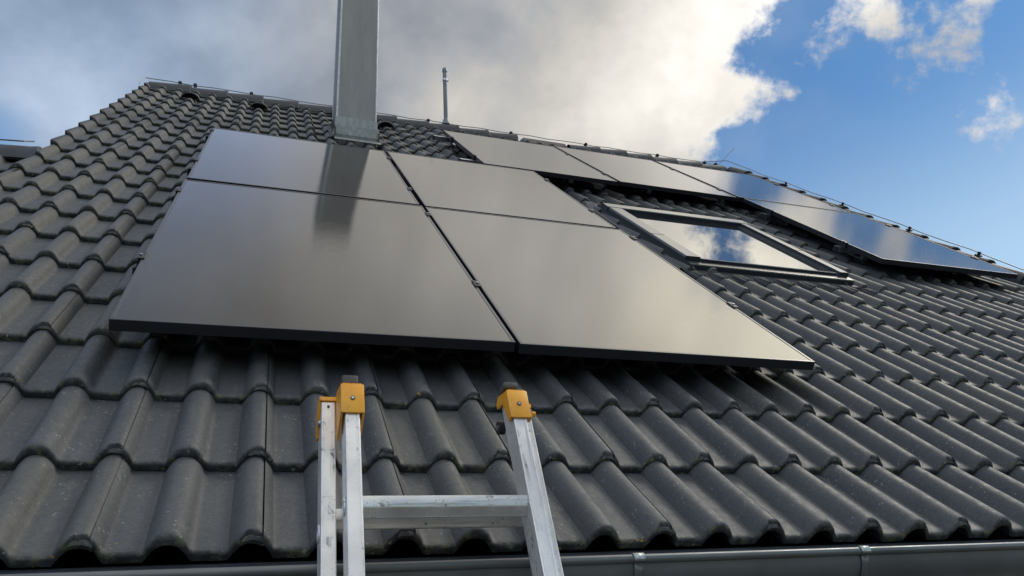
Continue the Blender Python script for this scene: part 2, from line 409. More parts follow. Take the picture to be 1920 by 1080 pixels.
# ---------------------------------------------------------------- tiles
ROLLH, RW_ = 0.039, 0.0415          # roll height and half width
def prof(x):
    """height of the tile surface over the pan; a roll at every multiple of PW"""
    q = x / PW; dx = abs(q - round(q)) * PW
    # slight dish in the pan, rounded roll with concave foot
    if dx >= RW_: return 0.0
    t = dx / RW_
    return ROLLH * (1 - t ** 2.5) ** 1.0 if t < 1 else 0.0
THK = .024
def tile_mesh(name, x0, x1, nx, lift=0.0, seed=0, hi=True, flap=None, length=.405):
    rnd = random.Random(seed)
    xs = [x0 + (x1 - x0) * i / nx for i in range(nx + 1)]
    # add the ragged lap at the joint: next to x1 (right end lies on a roll) the front edge is chipped
    ys = [0.0, .0012, .0045, .010, .020, .10, length * .6, length] if hi else [0.0, .006, .018, length]
    drop = [-.0100, -.0062, -.0028, -.0010, 0, 0, 0, 0] if hi else [-.011, -.003, 0, 0]
    bm = bmesh.new()
    chip = {}
    ph = rnd.random() * 100
    def front(x):
        c = 0.0008 * mnoise.noise(Vector((x * 60, seed * 3.7, 0))) if hi else 0
        if hi and flap is None:
            dr = x1 - x
            if dr < .036:
                c += (.0120 + .011 * max(-.5, mnoise.noise(Vector((x * 160, seed * 1.3, 5))))) * min(1, (.036 - dr) / .005)
            dl = x - x0
            if dl < .010: c += .003
        return c
    top = []
    for j, (y, dz) in enumerate(zip(ys, drop)):
        tl = THK * (1 - y / GAUGE) + lift * (1 - y / GAUGE)
        row = []
        for x in xs:
            p = prof(x); dzz = dz * (1.0 + 1.3 * p / ROLLH)
            jit = 0.0
            if hi and j <= 3: jit = .0009 * mnoise.noise(Vector((x * 180, y * 300, seed * 2.1))) * (1.8 if j < 3 else 1)
            # tile side edges dip slightly into the interlock
            e = 0.0
            if flap is None:
                if x1 - x < .004: e = -.004
            row.append((x, y + front(x) * max(0, 1 - y / .02), p + tl + dzz + jit + e))
        top.append(row)
    bot = []
    by = [length, .06, .002] if hi else [length, .002]
    for y in by:
        tl = THK * (1 - y / GAUGE) + lift * (1 - y / GAUGE)
        row = []
        for x in xs:
            rg = .0016 * mnoise.noise(Vector((x * 110, seed * 5.1, 9))) if (hi and y < .01) else 0
            row.append((x, y + (front(x) if y < .01 else 0), max(prof(x) - .002, 0) + tl - THK + rg + .0006))
        bot.append(row)
    V = sheet(bm, top + bot)
    for i in range(nx):                                           # close the front
        bm.faces.new((V[-1][i], V[-1][i + 1], V[0][i + 1], V[0][i]))
    nt = len(top)
    for side in (0, -1):
        loop = [V[k][side] for k in range(len(V))]
        bm.faces.new(loop)
    if hi and flap is None:                                        # under-lap of the neighbouring tile seen in the notch
        tl = lift
        vs = [(x1 - .040, .010, 0), (x1 + .004, .010, 0)]
        segs = 6
        g2 = []
        for y, h in ((.0060, -.016), (.0035, -.006), (.008, -.001), (.05, .0)):
            g2.append([(x1 - .040 + .044 * i / segs, y + .0015 * mnoise.noise(Vector((i * 1.7, seed, y * 90))), prof(x1 - .040 + .044 * i / segs) + THK * .50 + tl + h + .0012 * mnoise.noise(Vector((i * 2.9, seed * 2.3, h * 90)))) for i in range(segs + 1)])
        sheet(bm, g2)
    if flap is not None:
        xe = x0 if flap < 0 else x1
        pz = prof(xe) + THK
        w = .012
        xa, xb = (xe - w, xe + .0005) if flap < 0 else (xe - .0005, xe + w)
        prism(bm, [(0.004, pz + .001 + lift - .004), (.012, pz + .002 + lift), (length, pz - THK * (length / GAUGE) + .001), (length, -.09), (0.004, -.075 + lift)], 'x', xa, xb)
    me = bpy.data.meshes.new(name)
    bmesh.ops.recalc_face_normals(bm, faces=bm.faces)
    bm.to_mesh(me); bm.free(); me.materials.append(M_TILE)
    for p in me.polygons: p.use_smooth = True
    me.set_sharp_from_angle(angle=R(42))
    return me
JX = 0.019                          # where the joint lies beside the crest of the lap roll
HI = [tile_mesh('roof_tile', JX + .0012, JX + .2992, 44, seed=s) for s in range(6)]
EV = [tile_mesh('eave_tile', JX + .0012, JX + .2992, 44, lift=.014, seed=20 + s) for s in range(5)]
LO = [tile_mesh('roof_tile_far', JX + .001, JX + .2990, 22, seed=40 + s, hi=False) for s in range(2)]
VL = [tile_mesh('verge_tile', 0.0, JX + .2992, 46, seed=60 + s, flap=-1) for s in range(3)]
VR = [tile_mesh('verge_tile_right', JX + .0012, .32, 40, seed=70 + s, flap=1) for s in range(3)]
VRE = [tile_mesh('verge_tile_eave', JX + .0012, .32, 40, lift=.014, seed=75, flap=1)]

CAMP = Vector((0.27006, -1.66713, -.1223 + EAVE_Z))
ROOFI = ROOF.inverted()
PANELS = {  # u0, u1, v0, v1 of every solar panel
 'A': (-.100, 1.055, .818, 2.615), 'B': (-.092, 1.047, 2.637, 4.235), 'C': (1.071, 2.206, .818, 2.600), 'D': (1.074, 2.193, 2.622, 4.245),
 'E': (1.815, 2.930, 4.290, 5.930), 'F': (2.965, 4.060, 4.315, 5.985), 'G': (4.108, 5.290, 4.352, 5.990), 'H': (4.112, 5.310, 2.620, 4.294)}
HP = .162                           # height of the glass over the tile pans
def hidden(u, v):
    """is the roof point covered from the camera by a panel, the chimney or the roof window?"""
    c = ROOFI @ CAMP; p = Vector((u, v, .03)); t = (HP - c.z) / (p.z - c.z); q = c + (p - c) * t
    return any(a[0] + .02 < q.x < a[1] - .02 and a[2] + .02 < q.y < a[3] - .02 for a in PANELS.values())
def inframe(u, v):
    P = ROOF @ Vector((u, v, .03)) - CAMP
    z = P.dot(Vector(RZ))
    if z < .05: return None
    x = 960 + 1440 * P.dot(Vector(RX)) / z; y = 540 + 1440 * P.dot(Vector(RY)) / z
    return x, y, z
jobs = []
HIT = [tile_mesh('roof_tile_cut', JX + .0012, JX + .2992, 30, seed=90 + s, length=.19) for s in range(2)]
VLT = [tile_mesh('verge_tile_cut', 0.0, JX + .2992, 30, seed=93, flap=-1, length=.19)]
VRT = [tile_mesh('verge_tile_right_cut', JX + .0012, .32, 30, seed=94, flap=1, length=.19)]
VLN = [tile_mesh('verge_tile_plain', 0.0, JX + .2992, 46, seed=95)]
def tile_seen(u, v):
    best = 0
    for du in (.05, .15, .27):
        for dv in (.0, .12, .30):
            f = inframe(u + du, v + dv)
            if f and -10 < f[0] < 1930 and -10 < f[1] < 1090 and not hidden(u + du, v + dv): best += 1.0 / (f[2] ** 2.6)
    return best
WIN = (2.50, 3.78, 2.36, 3.70)      # opening kept free for the roof window
CH = (.76, 1.15, 5.24, 5.68)
def add_tile(me_list, u, v, w=0.0):
    if WIN[0] + .05 < u + .15 < WIN[1] - .05 and WIN[2] < v + .16 < WIN[3]: return
    jobs.append((tile_seen(u, v), me_list, u, v, w))
NROW = 22
for r_ in range(NROW):
    v = r_ * GAUGE; top_ = r_ == NROW - 1
    for k in range(-3, 19):
        u = k * .30
        if k == -3:
            if r_ >= 9: add_tile(VLT if top_ else (VL if r_ > 10 else VLN), u, v, 0)
            else: add_tile(EV if r_ == 0 else HI, u, v, 0)
        elif k == 18: add_tile(VRE if r_ == 0 else (VRT if top_ else VR), u, v)
        else: add_tile(EV if r_ == 0 else (HIT if top_ else HI), u, v)
for r_ in range(0, 10):             # the wider lower part of the roof on the left
    off = 0.0 if r_ < 8 else .09
    for k in range(-10, -3):
        if r_ < 8: add_tile(EV if r_ == 0 else HI, k * .30, r_ * GAUGE)
        else: add_tile(HI, k * .30 - .022, (r_ + .22) * GAUGE, -.022)
jobs.sort(key=lambda j: -j[0])
rr = random.Random(3)
far = []
for i, (s, ml, u, v, w) in enumerate(jobs):
    jm = Matrix.Translation((u + rr.uniform(-.0012, .0012), v + rr.uniform(-.003, .003), w + rr.uniform(0, .0015))) @ Matrix.Rotation(rr.uniform(-.004, .004), 4, 'Z') @ Matrix.Rotation(rr.uniform(-.003, .003), 4, 'X')
    if i < 298 and s > 0:
        me = rr.choice(ml)
        link(bpy.data.objects.new('roof_tile', me), roof, jm)
    else: far.append((ml, jm, s))
fb = bmesh.new()
for ml, jm, s in far:
    me = rr.choice(LO) if (ml is HI or ml is EV) else ml[0]
    if s > 0.0: me = rr.choice(ml)
    n0 = len(fb.verts); fb.from_mesh(me); fb.verts.ensure_lookup_table()
    bmesh.ops.transform(fb, matrix=jm, verts=fb.verts[n0:])
me = bpy.data.meshes.new('roof_tiles'); fb.to_mesh(me); fb.free(); me.materials.append(M_TILE)
for p in me.polygons: p.use_smooth = True
me.set_sharp_from_angle(angle=R(42))
o = link(bpy.data.objects.new('distant_roof_tiles', me), roof); o['kind'] = 'stuff'

# ridge caps: half-round with thick overlapping right end
def cap_mesh(L=.385, w=.130, h=.085, low=.062):
    bm = bmesh.new(); n = 12; rows = []
    prof_ = []
    for i in range(n + 1):
        a = math.pi * i / n
        prof_.append((math.cos(a), math.sin(a) ** .8))
    for x, s, dz in ((0, .90, -.010), (L * .45, .95, -.004), (L * .88, 1.0, .003), (L * .95, 1.03, .006), (L - .004, 1.03, .006), (L, .98, .0)):
        rows.append([(x, c * w * s, h * sn * s - low * (1 - sn) + dz) for c, sn in prof_])
    for x, s, dz in ((L - .002, .92, -.004), (0, .80, -.012)):
        rows.append([(x, c * w * s, h * sn * s - low * (1 - sn) + dz) for c, sn in prof_])
    sheet(bm, rows)
    return mesh('ridge_cap', bm, M_RIDGE, True, 35)
CAPM = cap_mesh()
u = -.885; i = 0
CAPZ = ZR - .012
while u < U_RIGHT - .3:
    if not (2.80 < u < 3.30):
        link(bpy.data.objects.new('ridge_cap', CAPM), house, Matrix.Translation((u + .003 * math.sin(i * 5), YR, CAPZ + .002 * math.sin(i * 3.3))) @ Matrix.Rotation(.012 * math.sin(i * 2.1), 4, 'Y'))
    u += .340; i += 1
# low ridge over the wide lower part
YL = 3.42 * CT; ZL = 3.42 * ST + EAVE_Z
u = -.90 - .385
CAPL = cap_mesh(.385, .115, .047, .075)
while u > -3.2:
    link(bpy.data.objects.new('ridge_cap', CAPL), house, Matrix.Translation((u, YL, ZL - .006)))
    u -= .340
# verge caps down the right edge
VCAP = cap_mesh(.385, .070, .062, .02)
v = 7.0
while v > -.2:
    link(bpy.data.objects.new('verge_cap', VCAP), roof, Matrix.Translation((5.685 + .002 * math.sin(v * 9), v, .060)) @ Matrix.Rotation(R(-90), 4, 'Z'))
    v -= .345
# pale sheet piece set into the ridge
b = bmesh.new()
prism(b, [(YR - .12, ZR - .06), (YR - .05, ZR + .045), (YR + .05, ZR + .045), (YR + .12, ZR - .06)], 'x', 2.985, 3.50)
o = obj('ridge_sheet', b, M_PV, house); o['label'] = 'smooth pale-reflecting sheet piece in the ridge line'

# three vent tiles with a dark arched hood
def hood(parent, u, v):
    bm = bmesh.new(); n = 12; rows = []
    for y, sc in ((0, 1.0), (.02, 1.03), (.10, .85), (.18, .50), (.25, .15)):
        rows.append([(math.cos(math.pi * i / n) * .092 * (sc * .5 + .5), y, .002 + math.sin(math.pi * i / n) * .078 * sc) for i in range(n + 1)])
    rows = [[(math.cos(math.pi * i / n) * .078, y, .002 + math.sin(math.pi * i / n) * .064) for i in range(n + 1)] for y in (.10, .002)] + rows
    sheet(bm, rows)
    o = obj('vent_tile', bm, M_RIDGE, parent, Matrix.Translation((u, v, .036)) @ Matrix.Diagonal((.9, 1, .82, 1)), True, 50)
    bm = bmesh.new(); prism(bm, [(math.cos(math.pi * i / n) * .078, math.sin(math.pi * i / n) * .064) for i in range(n + 1)], 'y', .085, .09)
    obj('hood_shade_plate', bm, M_DARK, o, Matrix.Translation((0, 0, .002)))  # dark plate standing for the shade inside the open hood
for u, v in ((-.45, 6.42), (.15, 6.42), (1.35, 6.42)): hood(roof, u, v)

# ---------------------------------------------------------------- gutter
GY, GZ, GR = -.026, EAVE_Z - .017, .070
def gutter_section():
    pts = []
    for i in range(17):
        a = math.pi + math.pi * i / 16
        pts.append((GY + math.cos(a) * GR, GZ - .006 + math.sin(a) * GR * 1.04))
    return pts
bm = bmesh.new(); sec = gutter_section(); sec2 = [(GY + (y - GY) * .965, GZ + (z - GZ) * .965 + .0015) for y, z in sec][::-1]
nx = 24; loop = sec + sec2
for i in range(nx):
    pass
XG0, XG1 = -3.2, 6.0
V = [[bm.verts.new((x, y, z)) for (y, z) in loop] for x in (XG0, XG1)]
for k in range(len(loop)): bm.faces.new((V[0][k], V[0][(k + 1) % len(loop)], V[1][(k + 1) % len(loop)], V[1][k]))
gut = obj('gutter', bm, M_GUT, house, smooth=True, autos=50)
bm = bmesh.new(); tube(bm, [(XG0, GY - GR - .002, GZ + .001), (XG1, GY - GR - .002, GZ + .001)], .0095, 14)
obj('bead', bm, M_GUT, gut, smooth=True, autos=60)
# drip flashing between the tiles and the gutter
bm = bmesh.new(); prism(bm, [(-.046, EAVE_Z - .020), (-.002, EAVE_Z + .0075), (.034, EAVE_Z + .0085), (.034, EAVE_Z + .006), (.000, EAVE_Z + .005), (-.044, EAVE_Z - .022)], 'x', XG0, XG1)
obj('drip_edge', bm, M_GUTIN, house)
for x in (-.2, 1.092, 1.697, 2.40, 3.05, 3.7, 4.35, 5.0, 5.65, -.85, -1.5, -2.15, -2.8):
    bm = bmesh.new(); w = .013
    rows = []
    for i in range(13):
        a = math.pi + math.pi * i / 12 * .93
        rows.append([(x + dx, GY + math.cos(a) * (GR + .003), GZ - .006 + math.sin(a) * (GR * 1.04 + .003)) for dx in (-w * .8, w * .8)])
    sheet(bm, rows)
    st_ = obj('strap', bm, M_GUT, gut, smooth=True); sm = st_.modifiers.new('thickness', 'SOLIDIFY'); sm.thickness = .0018
    bm = bmesh.new(); rows = []
    for i in range(11):
        a = math.pi * 1.15 - math.pi * 1.35 * i / 10
        rows.append([(x + dx, GY - GR - .002 + math.cos(a) * .0122, GZ + .001 + math.sin(a) * .0122) for dx in (-w, w)])
    sheet(bm, rows)
    o = obj('gutter_bracket', bm, M_BRK, gut, smooth=True)
    sm = o.modifiers.new('thickness', 'SOLIDIFY'); sm.thickness = .0018
    bm = bmesh.new(); tube(bm, [(x + .002, GY - GR - .002, GZ - .032), (x + .002, GY - GR + .008, GZ - .034)], .006, 10)
for x in (.86, 2.72, -1.3, 4.6):     # soldered joints of the gutter lengths
    bm = bmesh.new(); rows = []
    for i in range(15):
        a = math.pi + math.pi * i / 14 * .98
        rows.append([(x + dx, GY + math.cos(a) * (GR + .0015), GZ - .006 + math.sin(a) * (GR * 1.04 + .0015)) for dx in (-.02, .02)])
    sheet(bm, rows); obj('gutter_joint', bm, M_GUT, gut, smooth=True)

# ---------------------------------------------------------------- chimney
CX0, CX1, CY0, CY1, CB, CTOP = .788, 1.122, 3.848, 4.20, 3.36 + EAVE_Z, 5.52 + EAVE_Z
ch = obj('chimney', B(CX0, CX1, CY0, CY1, CB, CTOP), M_CHIM, house)
ch['label'] = 'tall square chimney clad in grey sheet metal'
for x in (CX0, CX1):
    for y in (CY0, CY1):
        s = .013
        xa, xb = (x - .004, x + s) if x == CX0 else (x - s * .6, x + .004)
        ya, yb = (y - .004, y + s * 2) if y == CY0 else (y - s * 2, y + .004)
        obj('corner_trim', B(xa, xb, ya, yb, CB + .33, CTOP - .005, bev=.0015), M_BRK, ch)
obj('chimney_cap', B(CX0 - .02, CX1 + .02, CY0 - .02, CY1 + .02, CTOP + .001, CTOP + .04, bev=.004), M_CHIM, ch)
b = bmesh.new(); box(b, CX0 - .010, CX1 + .010, CY0 - .010, CY1 + .010, CB + .10, 3.865 + EAVE_Z, bev=.003)
obj('collar', b, M_ZINC, ch)
b = bmesh.new()
prism(b, [(CX0 - .030, 3.66 + EAVE_Z), (CX1 + .034, 3.66 + EAVE_Z), (CX1 + .020, 3.715 + EAVE_Z), (CX0 - .016, 3.735 + EAVE_Z)], 'y', CY0 - .020, CY0 - .0105)
obj('collar_lip', b, M_ZINC, ch)
# base apron lying on the tiles and side flashings
vb = CY0 / CT * .0 + 5.262
b = bmesh.new()
sheet(b, [[(CX0 - .020, vb - .12, .062), (CX1 + .030, vb - .12, .062)], [(CX0 - .018, vb - .03, .066), (CX1 + .024, vb - .03, .066)], [(CX0 - .016, vb - .022, .090), (CX1 + .020, vb - .022, .090)], [(CX0 - .012, vb + .035, .16), (CX1 + .012, vb + .035, .16)]])
o = obj('base_flashing', b, M_ZINC, ch, ROOF); sm = o.modifiers.new('t', 'SOLIDIFY'); sm.thickness = .003
for sx in (-1, 1):
    xc = CX0 if sx < 0 else CX1
    b = bmesh.new()
    sheet(b, [[(xc + sx * .010, vb - .04, .14), (xc + sx * .011, vb + .50, .14)], [(xc + sx * .014, vb - .04, .075), (xc + sx * .014, vb + .50, .07)], [(xc + sx * .050, vb - .08, .062), (xc + sx * .050, vb + .56, .058)]])
    o = obj('side_flashing', b, M_LEAD, ch, ROOF); sm = o.modifiers.new('t', 'SOLIDIFY'); sm.thickness = .002

# vent pipe near the ridge
PXX, PYY = 2.096, 5.17
b = bmesh.new(); zb = 4.80 + EAVE_Z
tube(b, [(PXX, PYY, zb), (PXX, PYY, zb + .02), (PXX, PYY, 5.655 + EAVE_Z)], .0235, 16)
vp = obj('vent_pipe', b, M_PIPE, house, smooth=True, autos=50); vp['label'] = 'slim grey vent pipe standing beside the ridge'
b = bmesh.new(); tube(b, [(PXX, PYY, 4.90 + EAVE_Z), (PXX, PYY, 4.955 + EAVE_Z), (PXX, PYY, 5.0 + EAVE_Z)], [.068, .040, .026], 16)
obj('pipe_boot', b, M_PIPE, vp, smooth=True, autos=50)
b = bmesh.new(); tube(b, [(PXX, PYY, 5.645 + EAVE_Z), (PXX, PYY, 5.685 + EAVE_Z), (PXX, PYY, 5.695 + EAVE_Z)], [.028, .028, .022], 16)
obj('pipe_cap', b, M_PIPE, vp, smooth=True, autos=50)
b = bmesh.new(); tube(b, [(PXX, PYY, 5.515 + EAVE_Z), (PXX, PYY, 5.545 + EAVE_Z)], .0275, 16)
box(b, PXX + .02, PXX + .04, PYY - .006, PYY + .006, 5.518 + EAVE_Z, 5.542 + EAVE_Z)
obj('pipe_clamp', b, M_STEEL, vp, smooth=True, autos=40)

# ---------------------------------------------------------------- roof window
# outline measured at w = .1: u 2.54..3.70, v 2.33..3.66
w0, w1 = 2.545, 3.690; q0, q1 = 2.345, 3.655
rw = obj('roof_window', B(w0 + .03, w1 - .03, q0 + .03, q1 - .03, -.06, .045), M_DARK, house, ROOF)
rw['label'] = 'roof window with dark metal frame reflecting clouds'
fr_h = .098
def bar(name, pts, a0, a1, axis, m_=M_SKYF, mirror=False):
    bm = bmesh.new(); prism(bm, pts, axis, a0, a1); return obj(name, bm, m_, rw, Matrix())
# side bars (profile in x,z), bottom bar and top hood (profile in y,z)
bar('frame_side', [(w0, .0), (w0, fr_h - .010), (w0 + .008, fr_h), (w0 + .098, fr_h), (w0 + .102, fr_h - .010), (w0 + .114, fr_h - .034), (w0 + .114, .03)], q0 + .062, q1 - .118, 'y')
bar('frame_side', [(w1, .0), (w1, fr_h - .010), (w1 - .008, fr_h), (w1 - .066, fr_h), (w1 - .068, fr_h - .020), (w1 - .085, fr_h - .024), (w1 - .085, .03)], q0 + .062, q1 - .118, 'y')
bar('frame_bottom', [(q0, .0), (q0, fr_h - .034), (q0 + .004, fr_h - .028), (q0 + .060, fr_h - .026), (q0 + .060, 0)], w0 + .001, w1 - .001, 'x')
bar('sash_bottom', [(q0 + .062, .0), (q0 + .062, fr_h - .012), (q0 + .066, fr_h - .010), (q0 + .080, fr_h - .011), (q0 + .095, fr_h - .026), (q0 + .095, 0)], w0 + .1155, w1 - .0865, 'x')
bar('top_hood', [(q1 + .012, .0), (q1 + .012, fr_h - .004), (q1 - .02, fr_h + .004), (q1 - .112, fr_h + .002), (q1 - .116, fr_h - .004), (q1 - .116, .0)], w0 - .006, w1 + .006, 'x')
bar('sash_top', [(q1 - .1165, .0), (q1 - .1165, fr_h - .026), (q1 - .128, fr_h - .027), (q1 - .130, 0)], w0 + .1155, w1 - .0865, 'x')
for xa in (w0 + .1158, w1 - .099):
    obj('sash_side', B(xa, xa + .012, q0 + .096, q1 - .131, .02, fr_h - .026, bev=.001), M_DARK, rw)
for xa in (w0 + .051, w1 - .0355):
    obj('cover_joint', B(xa - .028 - (.018 if xa < w1 - 1 else 0), xa + .030 + (.018 if xa < w1 - 1 else 0), q0 + .52, q0 + .524, fr_h - .006, fr_h + .001), M_DARK, rw)
obj('glass', B(w0 + .117, w1 - .088, q0 + .097, q1 - .132, fr_h - .040, fr_h - .028), M_WGLASS, rw)
# flashing: side channels, top gutter and the pleated apron draped over the tiles
for sx, xa, xb in ((-1, w0 - .085, w0 - .001), (1, w1 + .001, w1 + .085)):
    b = bmesh.new(); sheet(b, [[(xa, y, .046 if sx < 0 else .040), (xa + .010, y, .055 if sx < 0 else .034), ((xa + xb) / 2, y, .030), (xb - .01, y, .034 if sx < 0 else .055), (xb, y, .075 if sx < 0 else .046)] for y in (q0 - .05, q1 + .06)])
    o = obj('side_channel', b, M_SKYF, rw); sm = o.modifiers.new('t', 'SOLIDIFY'); sm.thickness = .0015
b = bmesh.new(); sheet(b, [[(w0 - .07, y, z), (w1 + .07, y, z)] for y, z in ((q1 + .014, .02), (q1 + .06, .035), (q1 + .14, .062))])
obj('top_channel', b, M_SKYF, rw)
b = bmesh.new(); rows = []
nx = 230
for y, t in ((q0 - .0005, 1.0), (q0 - .030, .95), (q0 - .06, .45), (q0 - .15, .0), (q0 - .153, -.05)):
    row = []
    for i in range(nx + 1):
        x = w0 - .10 + (w1 - w0 + .20) * i / nx
        vv = y - 6 * GAUGE
        lay = prof(x) + THK * (1 - (vv % GAUGE) / GAUGE) + .007
        pl = .0022 * (1 if (i % 4) < 2 else -1) if y < q0 - .05 else .0
        z = lay * (1 - t) + .040 * t + pl * (1 - t)
        if t < 0: z = lay - .006
        row.append((x, y, z))
    rows.append(row)
sheet(b, rows)
obj('pleated_apron', b, M_LEAD, rw)

# ---------------------------------------------------------------- solar panels
FW = .011
def rail_v(p): return None
LBL = {
 'A': 'black solar panel, lower left of the array, directly above the left of the ladder',
 'C': 'black solar panel, lower row, with its free right edge over bare tiles',
 'B': 'black solar panel just below the chimney, reflecting its lower part',
 'D': 'black solar panel between the chimney panel and the roof window',
 'E': 'black solar panel beside the vent pipe, first in the top row',
 'F': 'black solar panel in the middle of the top row, below the ridge',
 'G': 'black solar panel at the right end of the top row by the verge',
 'H': 'black solar panel right of the roof window, lowest on the right side'}
TILT = {'A': (0.0, 0.0)}
for key, (u0, u1, v0, v1) in PANELS.items():
    W_p, H_p = u1 - u0, v1 - v0
    root = empty('solar_panel', ROOF @ Matrix.Translation((u0, v0, HP - .035)) @ Matrix.Rotation(R({'A': -.15, 'C': .0, 'H': .15}.get(key, 0)), 4, 'X') @ Matrix.Rotation(R({'A': -.22, 'C': .05}.get(key, 0)), 4, 'Y'))
    tag(root, LBL[key], 'solar panel', 'black solar panels on the roof')
    T = .035
    # frame: four bars, each its own piece
    for nm, a in (('frame_bar', (0, W_p, 0, FW)), ('frame_bar', (0, W_p, H_p - FW, H_p)), ('frame_bar', (0, FW, FW + .0004, H_p - FW - .0004)), ('frame_bar', (W_p - FW, W_p, FW + .0004, H_p - FW - .0004))):
        obj(nm, B(a[0], a[1], a[2], a[3], 0, T, bev=.0012), M_FRAME, root)
    obj('glass', B(FW + .0003, W_p - FW - .0003, FW + .0003, H_p - FW - .0003, T - .0075, T - .0016), M_PV, root)
    obj('backsheet', B(FW + .001, W_p - FW - .001, FW + .001, H_p - FW - .001, .022, .0265), M_BACK, root)
    obj('junction_box', B(W_p / 2 - .07, W_p / 2 + .07, H_p - .16, H_p - .09, .004, .0215, bev=.003), M_DARK, root)
# mid and end clamps: black hooks on the long edges
def clamp(key, side, v, end=False):
    u0, u1, v0, v1 = PANELS[key]
    root = [o for o in bpy.data.objects if o.name.startswith('solar_panel') and o.get('label') == LBL[key]][0]
    W_p = u1 - u0
    bm = bmesh.new()
    if side > 0: box(bm, W_p - .010, W_p + .014, v - v0 - .032, v - v0 + .032, .0352, .0392, bev=.001); box(bm, W_p + .0008, W_p + .010, v - v0 - .032, v - v0 + .032, -.02, .0350)
    else: box(bm, -.014, .010, v - v0 - .032, v - v0 + .032, .0352, .0392, bev=.001); box(bm, -.010, -.0008, v - v0 - .032, v - v0 + .032, -.02, .0350)
    c = obj('clamp', bm, M_CLAMP, root)
    bm = bmesh.new(); xx = W_p + .005 if side > 0 else -.005
    tube(bm, [(xx, v - v0, .0393), (xx, v - v0, .0435)], .0055, 8); obj('bolt', bm, M_STEEL, c)
for k, s, v in (('A', -1, 1.38), ('A', -1, 2.38), ('B', -1, 3.09), ('B', -1, 4.13), ('A', 1, 1.37), ('A', 1, 2.43), ('B', 1, 3.0), ('B', 1, 3.95),
                ('C', 1, 1.39), ('C', 1, 2.42), ('D', 1, 3.02), ('D', 1, 3.92), ('E', 1, 4.59), ('E', 1, 5.50), ('F', 1, 4.61), ('F', 1, 5.52), ('G', 1, 4.62), ('G', 1, 5.52),
                ('E', -1, 4.62), ('E', -1, 5.5), ('H', -1, 3.0), ('H', -1, 3.9), ('H', 1, 3.0), ('H', 1, 3.9)):
    clamp(k, s, v)
# mounting rails (two under every panel row) with end caps, carried by roof hooks
RT = .080
def rail(v, ua, ub, label, lend=True):
    root = empty('mounting_rail', ROOF @ Matrix.Translation((ua, v, HP - .035 - .002 - .040)))
    tag(root, label, 'mounting rail', 'rails carrying the solar panels')
    obj('rail', B(0, ub - ua, -.02, .02, 0, .040, bev=.001), M_RAIL if not lend else M_CLAMP, root)
    for x in (-.012, ub - ua + .0005):
        obj('end_cap', B(x, x + .0115, -.021, .021, -.001, .041, bev=.003), M_DARK, root)
    x = .22
    while x < ub - ua:
        bm = bmesh.new(); box(bm, x - .018, x + .018, -.055, -.0215, -.020, .03); box(bm, x - .018, x + .018, -.055, .10, -.030, -.0205); box(bm, x - .018, x + .018, .095, .10, -.075, -.0305)
        obj('roof_hook', bm, M_STEEL, root); x += .72
rail(1.38, -.116, 2.235, 'lowest rail, its end cap sticking out low beside the left panel edge')
rail(2.40, -.116, 2.235, 'second rail up, end cap beside the seam of the left panels')
rail(3.04, -.116, 2.225, 'third rail up, end cap beside the upper left panel')
rail(4.10, -.116, 2.225, 'rail hidden along the top of the chimney panel')
rail(4.60, 1.700, 5.330, 'bright rail end below the vent pipe at the array corner', False)
rail(5.74, 1.700, 5.320, 'bright rail end next to the foot of the vent pipe', False)
rail(3.02, 4.080, 5.340, 'lower rail under the panel right of the roof window', False)
rail(3.92, 4.080, 5.340, 'upper rail under the panel right of the roof window', False)

# ---------------------------------------------------------------- lightning conductor
lc = empty('lightning_conductor', Matrix.Translation((U_LEFT, YR, ZR)))
tag(lc, 'thin metal lightning conductor running along the ridge and down the verges', 'lightning conductor')
LI = Matrix.Translation((-U_LEFT, -YR, -ZR))
def lcobj(name, bm, m_): return obj(name, bm, m_, lc, LI, True, 50)
zt = CAPZ + .128
bm = bmesh.new()
def rp(u, v, w): return ROOF @ Vector((u, v, w))
pts = [rp(-.935, 6.82, .065), Vector((-.945, YR - .05, zt - .05)), Vector((-.935, YR - .01, zt - .004)), Vector((-.90, YR, zt + .002))]
for i in range(1, 34): 
    x = -.9 + i * .2
    if x < 5.55: pts.append(Vector((x, YR, zt + .006 * math.sin(i * 2.3))))
pts += [Vector((5.58, YR, zt)), Vector((5.63, YR + .005, zt + .02)), Vector((5.90, YR + .0, zt + .30))]
tube(bm, pts, .0045, 6); lcobj('ridge_wire', bm, M_WIRE)
for x in (-.62, -.48, .055, .98, 1.90, 2.86, 3.79, 4.74, 5.40, 5.56):
    bm = bmesh.new(); box(bm, x - .016, x + .016, YR - .022, YR + .022, zt - .012, zt + .012, bev=.003)
    box(bm, x - .007, x + .007, YR - .02, YR + .02, CAPZ + .072, zt - .0125)
    lcobj('wire_holder', bm, M_DARK)
bm = bmesh.new()
pts = [Vector((5.36, YR, zt)), rp(5.60, 7.02, .165), rp(5.68, 6.9, .150)] + [rp(5.690 + .004 * math.sin(i), 6.9 - i * .25, .144 + .005 * math.sin(i * 1.9)) for i in range(1, 28)]
tube(bm, pts, .0045, 6); lcobj('verge_wire', bm, M_WIRE)
for v in (5.9, 4.95, 4.05, 3.3, 2.4, 1.5):
    bm = bmesh.new(); box(bm, 5.668, 5.712, v - .02, v + .02, .118, .130, bev=.002); box(bm, 5.682, 5.698, v - .012, v + .012, .1305, .156, bev=.002)
    for q in bm.verts: q.co = ROOF @ q.co
    lcobj('wire_holder', bm, M_DARK)
bm = bmesh.new()
tube(bm, [Vector((-3.2, YL, ZL + .075)), Vector((-2.2, YL, ZL + .080)), Vector((-1.3, YL, ZL + .072)), rp(-.98, 3.40, .085), rp(-.96, 3.5, .07)], .0045, 6)
lcobj('low_ridge_wire', bm, M_WIRE)

